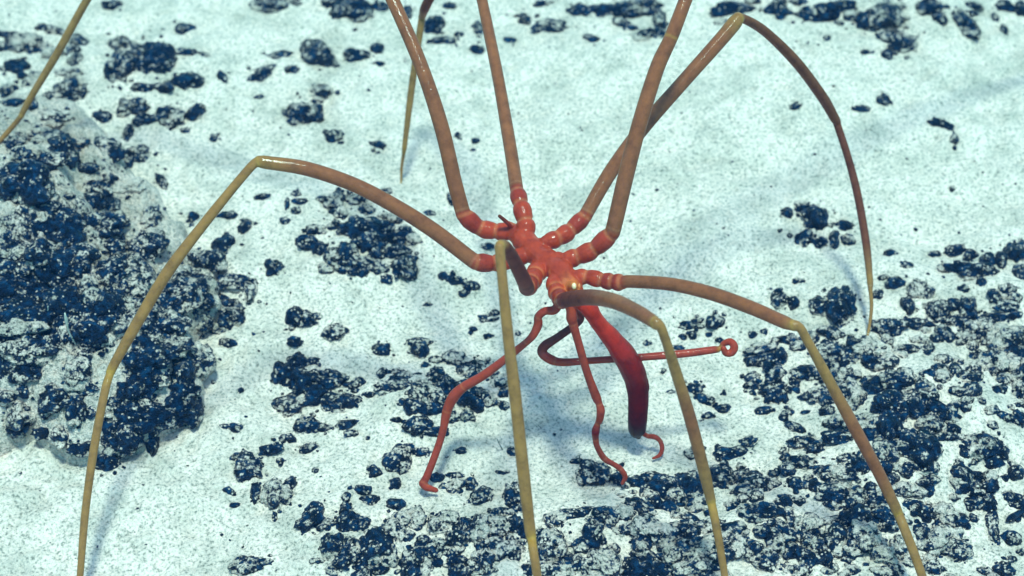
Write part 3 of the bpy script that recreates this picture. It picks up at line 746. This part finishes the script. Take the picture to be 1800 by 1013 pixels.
# leg: coxae, thigh, shin, long shin, foot
# rear pair, first (leaves the frame over the tallest thigh)
coxa([(897, 409, .09, 30), (872, 407, .10, 32), (842, 402, .10, 31), (815, 378, .08, 31)])
chain([(815, 378, .08, 28, CORALD), (812, 368, .08, 28, FEM), (799, 320, .07, 28, FEM), (775, 220, .06, 28, FEM), (738, 110, .08, 26, FEM), (690, 0, .12, 25, FEM), (655, -70, .17, 24, FEM), (640, -85, .19, 22, OLIVE)])
chain([(640, -85, .19, 20, OLIVE), (560, -95, .30, 19, OLIVE), (380, -100, .56, 20, OLIVE), (215, -85, .82, 17, OLIVE), (196, -70, .85, 15, YEL)])
land([(196, -70, .85, 14, OLIVE), (150, 5, .93, 15, OLIVE), (100, 95, 1.0, 15, OLIVE), (55, 170, 1.05, 13, OLIVE), (36, 206, 1.07, 11, OLIVE)],
     [(36, 206, 1.07, 10, OLIVE), (14, 232, 1.08, 10, OLIVE), (-14, 262, 1.08, 7, OLIVE), (-40, 285, 1.06, 4, YEL)])
# rear pair, second
coxa([(926, 412, .07, 34), (923, 388, .08, 33), (915, 358, .10, 31), (909, 336, .13, 28)])
chain([(909, 336, .13, 25, CORALD), (907, 325, .14, 25, FEM), (897, 260, .22, 24, FEM), (878, 150, .34, 22, FEM), (862, 70, .43, 21, FEM), (845, -10, .50, 20, FEM), (828, -80, .56, 20, FEM), (818, -98, .58, 18, OLIVE)])
chain([(818, -98, .58, 18, OLIVE), (795, -70, .70, 18, FEMD), (765, -20, .92, 18, FEMD), (748, 12, 1.02, 18, FEMD), (742, 30, 1.07, 14, OLIVE)])
land([(742, 30, 1.07, 13, OLIVE), (733, 90, 1.10, 13, OLIVE), (723, 160, 1.14, 13, OLIVE), (712, 250, 1.19, 10, OLIVE), (710, 268, 1.20, 8, YEL)],
     [(710, 268, 1.20, 7, OLIVE), (706, 295, 1.22, 6, OLIVE), (705, 322, 1.23, 4, YEL)])
# highest knee
coxa([(960, 425, .02, 30), (982, 420, .03, 32), (1004, 404, .04, 31), (1029, 380, .05, 28)])
chain([(1029, 380, .05, 26, CORALD), (1034, 370, .05, 26, FEM), (1075, 300, .07, 27, FEM), (1130, 225, .08, 27, FEM), (1200, 145, .09, 26, FEM), (1265, 72, .11, 27, FEM), (1290, 42, .12, 28, OLIVE), (1297, 33, .12, 24, OLIVE)])
chain([(1294, 36, .12, 18, OLIVE), (1304, 32, .13, 17, (0.165, 0.052, 0.026)), (1345, 56, .26, 18, (0.165, 0.052, 0.026)), (1400, 110, .43, 20, (0.165, 0.052, 0.026)), (1445, 170, .58, 20, (0.165, 0.052, 0.026)), (1466, 206, .66, 18, (0.165, 0.052, 0.026)), (1472, 216, .68, 14, FEMD)])
land([(1470, 214, .68, 14, FEMD), (1490, 275, .72, 14, FEMD), (1508, 345, .75, 15, FEMD), (1522, 425, .76, 15, FEMD), (1529, 490, .76, 12, OLIVE), (1530, 510, .76, 9, OLIVE)],
     [(1530, 508, .76, 8, OLIVE), (1532, 540, .76, 7, OLIVE), (1528, 575, .76, 6, OLIVE), (1522, 602, .75, 4, YEL)])
# thigh rising past it
coxa([(992, 458, -.04, 30), (1016, 452, -.04, 33), (1046, 438, -.05, 33), (1074, 412, -.07, 32)])
chain([(1074, 412, -.07, 29, CORALD), (1079, 400, -.08, 29, FEM), (1100, 310, -.11, 30, FEM), (1125, 215, -.13, 29, FEM), (1155, 120, -.14, 28, FEM), (1180, 65, -.14, 26, FEM), (1205, 0, -.13, 25, FEM), (1232, -70, -.10, 24, FEM), (1246, -92, -.08, 22, OLIVE)])
chain([(1246, -92, -.08, 20, OLIVE), (1330, -120, .06, 19, OLIVE), (1520, -160, .42, 20, OLIVE), (1700, -150, .80, 18, OLIVE), (1720, -142, .84, 16, YEL)])
land([(1720, -142, .84, 15, OLIVE), (1800, -90, 1.05, 15, OLIVE), (1890, -10, 1.28, 14, OLIVE), (1950, 60, 1.44, 8, OLIVE), (1985, 96, 1.52, 4, YEL)])
# front leg reaching past the curled oviger
coxa([(1010, 488, -.09, 28), (1032, 486, -.10, 28), (1058, 493, -.12, 29), (1078, 496, -.13, 30), (1094, 497, -.15, 30)])
chain([(1094, 497, -.15, 24, CORALD), (1110, 495, -.17, 24, FEM), (1180, 500, -.25, 25, FEM), (1250, 516, -.32, 26, FEM), (1320, 541, -.39, 26, FEM), (1375, 565, -.44, 25, FEM), (1396, 573, -.46, 20, OLIVE)])
chain([(1392, 570, -.46, 18, OLIVE), (1405, 575, -.46, 17, OLIVE), (1420, 600, -.44, 17, OLIVE), (1455, 665, -.38, 20, OLIVE), (1500, 748, -.30, 23, FEM), (1545, 832, -.22, 22, FEM), (1573, 890, -.17, 20, OLIVE), (1579, 903, -.16, 18, YEL)])
land([(1579, 903, -.16, 18, OLIVE), (1592, 935, -.13, 18, OLIVE), (1613, 990, -.09, 17, OLIVE), (1645, 1085, -.04, 14, OLIVE), (1656, 1125, -.03, 6, YEL)])
# front leg over the proboscis
coxa([(974, 492, -.08, 30), (976, 508, -.11, 31), (981, 520, -.14, 31), (988, 528, -.19, 31)])
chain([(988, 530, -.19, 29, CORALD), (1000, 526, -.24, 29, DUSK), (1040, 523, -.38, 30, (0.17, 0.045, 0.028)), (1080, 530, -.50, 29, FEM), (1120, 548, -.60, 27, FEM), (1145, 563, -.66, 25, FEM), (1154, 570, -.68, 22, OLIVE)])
chain([(1151, 566, -.68, 19, OLIVE), (1160, 572, -.68, 18, OLIVE), (1170, 598, -.65, 18, OLIVE), (1190, 660, -.56, 21, OLIVE), (1213, 735, -.46, 23, FEM), (1238, 830, -.33, 22, OLIVE), (1248, 873, -.27, 19, OLIVE), (1250, 882, -.26, 18, YEL)])
land([(1250, 882, -.26, 16, YEL), (1258, 920, -.22, 16, OLIVE), (1272, 1000, -.13, 14, OLIVE), (1285, 1085, -.05, 11, OLIVE), (1288, 1110, -.03, 5, YEL)])
# long leg to the outcrop side
coxa([(925, 448, .03, 32), (898, 458, .02, 32), (866, 464, .00, 32), (836, 461, -.02, 32)])
chain([(836, 461, -.02, 29, CORALD), (826, 454, -.02, 29, FEM), (760, 404, -.03, 29, FEM), (690, 360, -.05, 28, FEM), (620, 324, -.06, 27, FEM), (540, 297, -.08, 27, FEM), (470, 286, -.09, 25, OLIVE), (456, 284, -.09, 22, OLIVE)])
chain([(460, 285, -.09, 18, RINGY), (449, 286, -.09, 17, OLIVE), (420, 318, -.09, 17, OLIVE), (360, 392, -.09, 19, OLIVE), (295, 478, -.08, 22, OLIVE), (240, 570, -.07, 21, OLIVE), (202, 638, -.06, 18, OLIVE), (194, 655, -.06, 17, YEL)])
land([(194, 655, -.06, 15, YEL), (184, 690, -.06, 16, OLIVE), (165, 790, -.05, 16, OLIVE), (150, 900, -.04, 15, OLIVE), (141, 1010, -.03, 13, OLIVE), (134, 1090, -.02, 9, OLIVE), (132, 1110, -.02, 5, YEL)])
# leg pointing at the viewer
coxa([(950, 470, -.02, 34), (940, 484, -.06, 36), (932, 498, -.11, 35), (926, 507, -.18, 32)])
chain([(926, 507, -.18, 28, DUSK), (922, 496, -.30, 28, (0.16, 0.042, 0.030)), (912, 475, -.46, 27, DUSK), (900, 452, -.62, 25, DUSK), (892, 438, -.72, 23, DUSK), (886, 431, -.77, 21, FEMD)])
chain([(890, 433, -.76, 18, FEMD), (879, 431, -.79, 19, OLIVE), (879, 445, -.79, 19, OLIVE), (884, 500, -.78, 19, OLIVE), (893, 590, -.75, 21, OLIVE), (906, 700, -.71, 23, OLIVE), (920, 830, -.65, 23, OLIVE), (931, 925, -.60, 21, OLIVE), (934, 945, -.59, 19, YEL)])
land([(934, 945, -.59, 17, YEL), (940, 985, -.55, 17, OLIVE), (956, 1080, -.45, 15, OLIVE), (985, 1240, -.27, 11, OLIVE), (1000, 1320, -.18, 6, YEL)])
# ovigers
chain([(985, 528, -.06, 17, CORALD), (975, 545, -.05, 17, PALP), (958, 547, -.05, 15, PALP), (946, 557, -.04, 15, PALP), (946, 570, -.03, 17, PALP), (938, 588, -.02, 15, PALP), (925, 602, -.01, 13, PALP), (890, 630, .03, 15, PALP), (850, 660, .07, 17, PALP), (816, 680, .10, 18, PALP), (798, 697, .12, 21, PALP), (786, 722, .14, 18, PALP),
       (778, 760, .16, 14, PALP), (765, 800, .17, 14, PALP), (750, 838, .18, 14, PALP), (743, 850, .18, 15, PALP)])
chain([(743, 850, .18, 13, PALP), (748, 856, .18, 14, PALP), (766, 862, .18, 10, PALP)])
chain([(1008, 545, -.04, 17, CORALD), (1020, 562, .02, 14, DUSK), (985, 590, .06, 15, DUSK), (958, 608, .09, 18, (0.17, 0.032, 0.024)), (953, 620, .10, 18, (0.20, 0.035, 0.026)), (968, 632, .10, 18, PALP), (990, 637, .10, 15, PALP), (1040, 634, .10, 13, PALP), (1130, 628, .11, 14, PALP), (1200, 622, .12, 15, PALP), (1255, 615, .13, 14, PALP), (1266, 613, .13, 8, RINGY),
       (1271, 605, .13, 11, PALP), (1284, 601, .12, 14, PALP), (1291, 610, .11, 15, PALP), (1286, 620, .11, 15, PALP), (1276, 621, .11, 13, PALP), (1272, 613, .10, 11, PALP)])
# palps
chain([(1000, 530, -.12, 20, CORAL), (1004, 546, -.11, 19, CORAL), (1005, 560, -.10, 21, CORALD), (1007, 568, -.09, 17, PALP), (1016, 600, -.06, 15, PALP), (1032, 655, -.01, 15, PALP), (1048, 698, .04, 17, PALP), (1053, 710, .05, 13, PALP), (1056, 722, .06, 16, PALP), (1054, 738, .08, 14, PALP), (1051, 744, .09, 11, PALP), (1047, 758, .10, 15, MAROON), (1047, 772, .12, 12, PALP), (1050, 786, .13, 11, PALP),
       (1062, 806, .15, 12, PALP), (1078, 816, .16, 10, PALP), (1090, 824, .17, 11, PALP), (1099, 838, .18, 10, PALP), (1094, 850, .19, 7, PALP)])
chain([(1032, 545, -.08, 15, CORALD), (1052, 566, .0, 11, PALP), (1086, 610, .10, 11, PALP), (1114, 656, .19, 11, PALP), (1123, 710, .28, 11, PALP), (1123, 752, .335, 10, PALP), (1137, 766, .33, 9, PALP), (1150, 768, .32, 10, PALP), (1160, 775, .32, 9, PALP), (1164, 788, .32, 9, PALP), (1160, 800, .32, 8, PALP), (1148, 806, .32, 5, PALP)])
# joint bands on the long joints
for a, b, c, wd in ((812, 368, .08, 28), (907, 325, .14, 25), (1033, 372, .05, 26), (1079, 400, -.08, 29), (832, 458, -.02, 29), (994, 528, -.2, 29)):
    ring_mark(a, b, c, wd, (0.40, 0.17, 0.08), 0.004)
for a, b, c, wd in ((454, 285, -.09, 18), (1396, 572, -.46, 20), (1152, 569, -.68, 19), (1300, 33, .12, 18), (880, 432, -.79, 18), (194, 655, -.06, 17), (1250, 882, -.26, 17), (1579, 903, -.16, 18), (934, 945, -.59, 18), (1180, 66, -.14, 20), (36, 206, 1.07, 10), ):
    ring_mark(a, b, c, wd, RINGY, 0.005)
for a, b, c, wd in ((816, 680, .10, 18), (786, 722, .14, 18), (946, 557, -.04, 14), (925, 602, -.01, 13), (1053, 710, .05, 13), (1007, 568, -.09, 17), (1051, 744, .09, 11), (1047, 772, .12, 12), (1062, 806, .15, 11), (1090, 824, .17, 10), (975, 636, .10, 15), (745, 848, .18, 13), (1138, 766, .32, 9), (1160, 775, .32, 9), (1266, 613, .13, 9)):
    ring_mark(a, b, c, wd, (0.48, 0.13, 0.05), 0.0035)

foot = np.array((P(950, 450, 0).x, P(950, 450, 0).y, 0.0))
tube = np.concatenate(tv) - foot
me = bpy.data.meshes.new("rough")
me.from_pydata(tube.tolist(), [], tf)
tmp = bpy.data.objects.new("rough", me)
sc.collection.objects.link(tmp)
rm = tmp.modifiers.new("r", 'REMESH')
rm.mode = 'VOXEL'
rm.voxel_size = 0.0027
rm.adaptivity = 0
sm = tmp.modifiers.new("s", 'SMOOTH')
sm.factor = 0.5
sm.iterations = 2
dg = bpy.context.evaluated_depsgraph_get()
bm_ = bpy.data.meshes.new_from_object(tmp.evaluated_get(dg))
bpy.data.objects.remove(tmp)
bpy.data.meshes.remove(me)
bm_.name = "sea_spider"
spider = bpy.data.objects.new("sea_spider", bm_)
sc.collection.objects.link(spider)
spider.location = foot
bm_.materials.clear()
bm_.materials.append(SKIN)
bm_.polygons.foreach_set("use_smooth", [True] * len(bm_.polygons))
nv = len(bm_.vertices)
co = np.empty(nv * 3)
bm_.vertices.foreach_get("co", co)
co = co.reshape(-1, 3) + foot
S_PT, S_R, S_C = np.array(S_PT), np.array(S_R), np.array(S_C)
kd = kdtree.KDTree(len(S_PT))
for i, p in enumerate(S_PT):
    kd.insert(p, i)
kd.balance()
col = np.empty((nv, 4))
col[:, 3] = 1
for i in range(nv):
    near = kd.find_n(co[i], 6)
    best, acc, ws = None, np.zeros(3), 0.0
    for q, j, d in near:
        e = abs(d - S_R[j])
        wt = 1.0 / (e + 0.0015) ** 2
        acc += S_C[j] * wt
        ws += wt
    col[i, :3] = acc / ws
nrm_ = np.empty(nv * 3)
bm_.vertices.foreach_get("normal", nrm_)
nz = nrm_.reshape(-1, 3)[:, 2]
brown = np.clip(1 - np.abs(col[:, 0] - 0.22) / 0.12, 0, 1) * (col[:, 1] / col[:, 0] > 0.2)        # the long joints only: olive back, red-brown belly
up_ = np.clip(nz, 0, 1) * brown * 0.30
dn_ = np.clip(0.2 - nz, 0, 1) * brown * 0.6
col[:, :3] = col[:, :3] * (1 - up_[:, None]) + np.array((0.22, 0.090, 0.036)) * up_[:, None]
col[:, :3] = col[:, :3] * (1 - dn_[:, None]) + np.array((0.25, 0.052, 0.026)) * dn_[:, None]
for p, size, rad, c in RINGS:
    j = kd.find(p)[1]
    t = S_PT[min(j + 2, len(S_PT) - 1)] - S_PT[max(j - 2, 0)]
    t /= np.linalg.norm(t) + 1e-9
    d = co - p
    al = np.abs(d @ t)
    rd = np.linalg.norm(d, axis=1)
    wgt = np.clip(1.4 - al / size, 0, 1) * (rd < rad * 1.6 + 0.004) * 0.32
    col[:, :3] = col[:, :3] * (1 - wgt[:, None]) + c * wgt[:, None]
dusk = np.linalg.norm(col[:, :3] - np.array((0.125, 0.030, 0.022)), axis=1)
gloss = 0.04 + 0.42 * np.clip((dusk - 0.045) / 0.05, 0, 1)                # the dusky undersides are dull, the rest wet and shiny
bm_.attributes.new("gloss", 'FLOAT', 'POINT').data.foreach_set("value", gloss)
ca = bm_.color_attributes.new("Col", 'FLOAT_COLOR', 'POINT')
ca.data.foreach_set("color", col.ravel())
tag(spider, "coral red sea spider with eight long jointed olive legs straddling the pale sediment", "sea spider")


def eyeball(px, py, dd, w_, h_, material, label):
    v = ICO[3][0].copy()
    k = 1 / PPU
    p = P(px, py, dd)
    q = np.array(RIGHT)[None] * v[:, :1] * w_ / 2 * k + np.array(UP)[None] * v[:, 1:2] * h_ / 2 * k - np.array(FWD)[None] * v[:, 2:3] * w_ / 2 * k
    o = mesh_obj("eye", q + np.array(p) - foot, ICO[3][1], material)
    o.parent = spider
    o["label"] = label
    return o


eyeball(1009, 503, -.176, 8, 11, EYE, "pale glinting eye")
eyeball(1018, 503, -.165, 5, 9, EYE_O, "orange side eye")


# ------------------------------------------------------------------ little standing growths and odd stones
def stalk(name, pts, wpx, material, label, cat, group=None, bulb=None):
    """a thin stalk from its foot on the bed, through offsets (dx, dz) in photo pixels, with an optional round head"""
    f = hit(*pts[0])
    k = (f - CAM).dot(FWD) / DIST / PPU
    C = [np.array((f.x, f.y, f.z - 0.006))]
    for dx, dz in pts[1:]:
        C.append(np.array((f.x + dx * k, f.y - 0.010 * len(C), f.z + dz * k)))
    C = np.array(C)
    tt = np.linspace(0, len(C) - 1, 18)
    C = np.stack([np.interp(tt, np.arange(len(C)), C[:, q]) for q in range(3)], 1)
    rows, faces = [], []
    for i, c in enumerate(C):
        r = wpx * k / 2 * (1 - 0.5 * i / 17)
        if bulb:
            r += bulb * k * math.exp(-((i - 14) / 2.0) ** 2)
        a = np.arange(8) * math.pi / 4
        rows.append(c + r * np.stack([np.cos(a), np.sin(a), 0 * a], 1))
    for i in range(17):
        for j in range(8):
            faces.append((i * 8 + j, i * 8 + (j + 1) % 8, i * 8 + 8 + (j + 1) % 8, i * 8 + 8 + j))
    faces.append(tuple(range(8))[::-1])
    faces.append(tuple(17 * 8 + q for q in range(8)))
    o = mesh_obj(name, np.concatenate(rows), faces, material, loc=tuple(f))
    return tag(o, label, cat, group)


stalk("hydroid_stalk", [(84, 578), (1, 20), (5, 42), (11, 62), (13, 74)], 3.5, STALK, "thin pale curved stalk growing on the dark outcrop face", "hydroid")
stalk("hydroid_stalk", [(134, 605), (-4, 20), (-7, 40), (-6, 66), (-5, 95)], 3.5, STALK, "pale stalk with a round bead on the outcrop", "hydroid", bulb=2)
stalk("hydroid_stalk", [(884, 790), (-4, 14), (-8, 30), (-10, 44)], 2.6, DSTALK, "hair thin grey stalk beside the upright yellow shin", "hydroid")
stalk("hydroid_stalk", [(1018, 812), (0, 12), (0, 26), (1, 36)], 3, DSTALK, "short grey stalk on sand between oviger and palp tip", "hydroid")
stalk("hydroid_stalk", [(1321, 790), (3, 14), (6, 26), (8, 34)], 3, DSTALK, "slanted grey stalk on sand by the shin below the curled oviger", "hydroid")
# dark rod shaped stone at the edge
pa, pb = hit(1768, 921), hit(1812, 893)
n = 14
rows, faces = [], []
for i in range(n):
    t = i / (n - 1)
    c = np.array(pa.lerp(pb, t)) + np.array((0, 0, 0.012))
    r = 0.011 * (1 - 0.75 * abs(2 * t - 1) ** 5) * (1 + 0.18 * math.sin(7 * t + 1))
    a = np.arange(10) * math.pi / 5
    d = np.array(pb - pa); d /= np.linalg.norm(d)
    s1 = np.cross(d, (0, 0, 1)); s1 /= np.linalg.norm(s1)
    s2 = np.cross(s1, d)
    rows.append(c + r * (np.cos(a)[:, None] * s1 + np.sin(a)[:, None] * s2))
for i in range(n - 1):
    for j in range(10):
        faces.append((i * 10 + j, i * 10 + (j + 1) % 10, i * 10 + 10 + (j + 1) % 10, i * 10 + 10 + j))
faces.append(tuple(range(10))[::-1]); faces.append(tuple((n - 1) * 10 + q for q in range(10)))
o = mesh_obj("stone_rod", np.concatenate(rows), faces, NODULE, loc=tuple(pa))
o["dust"] = 0.1
tag(o, "dark smooth rod shaped stone lying tilted on the sediment", "stone")

# ------------------------------------------------------------------ the water: one even haze
hv = [(sx * 66, sy * 66, z_) for z_ in (-1.5, 6.6) for sy in (-1, 1) for sx in (-1, 1)]
hf = [(0, 2, 3, 1), (4, 5, 7, 6), (0, 1, 5, 4), (1, 3, 7, 5), (3, 2, 6, 7), (2, 0, 4, 6)]
hm = bpy.data.materials.new("water_haze")
hm.use_nodes = True
hn = hm.node_tree.nodes
hn.remove(hn["Principled BSDF"])
pv = hn.new("ShaderNodeVolumePrincipled")
pv.inputs["Color"].default_value = (0.012, 0.055, 0.13, 1)
pv.inputs["Absorption Color"].default_value = (0.0, 0.96, 0.98, 1)
pv.inputs["Density"].default_value = 0.037
pv.inputs["Anisotropy"].default_value = 0.0
hm.node_tree.links.new(pv.outputs[0], hn["Material Output"].inputs["Volume"])
o = mesh_obj("haze", hv, hf, hm, smooth=False)
tag(o, "clear cyan deep water between the viewer and the seabed", None, None, "stuff")
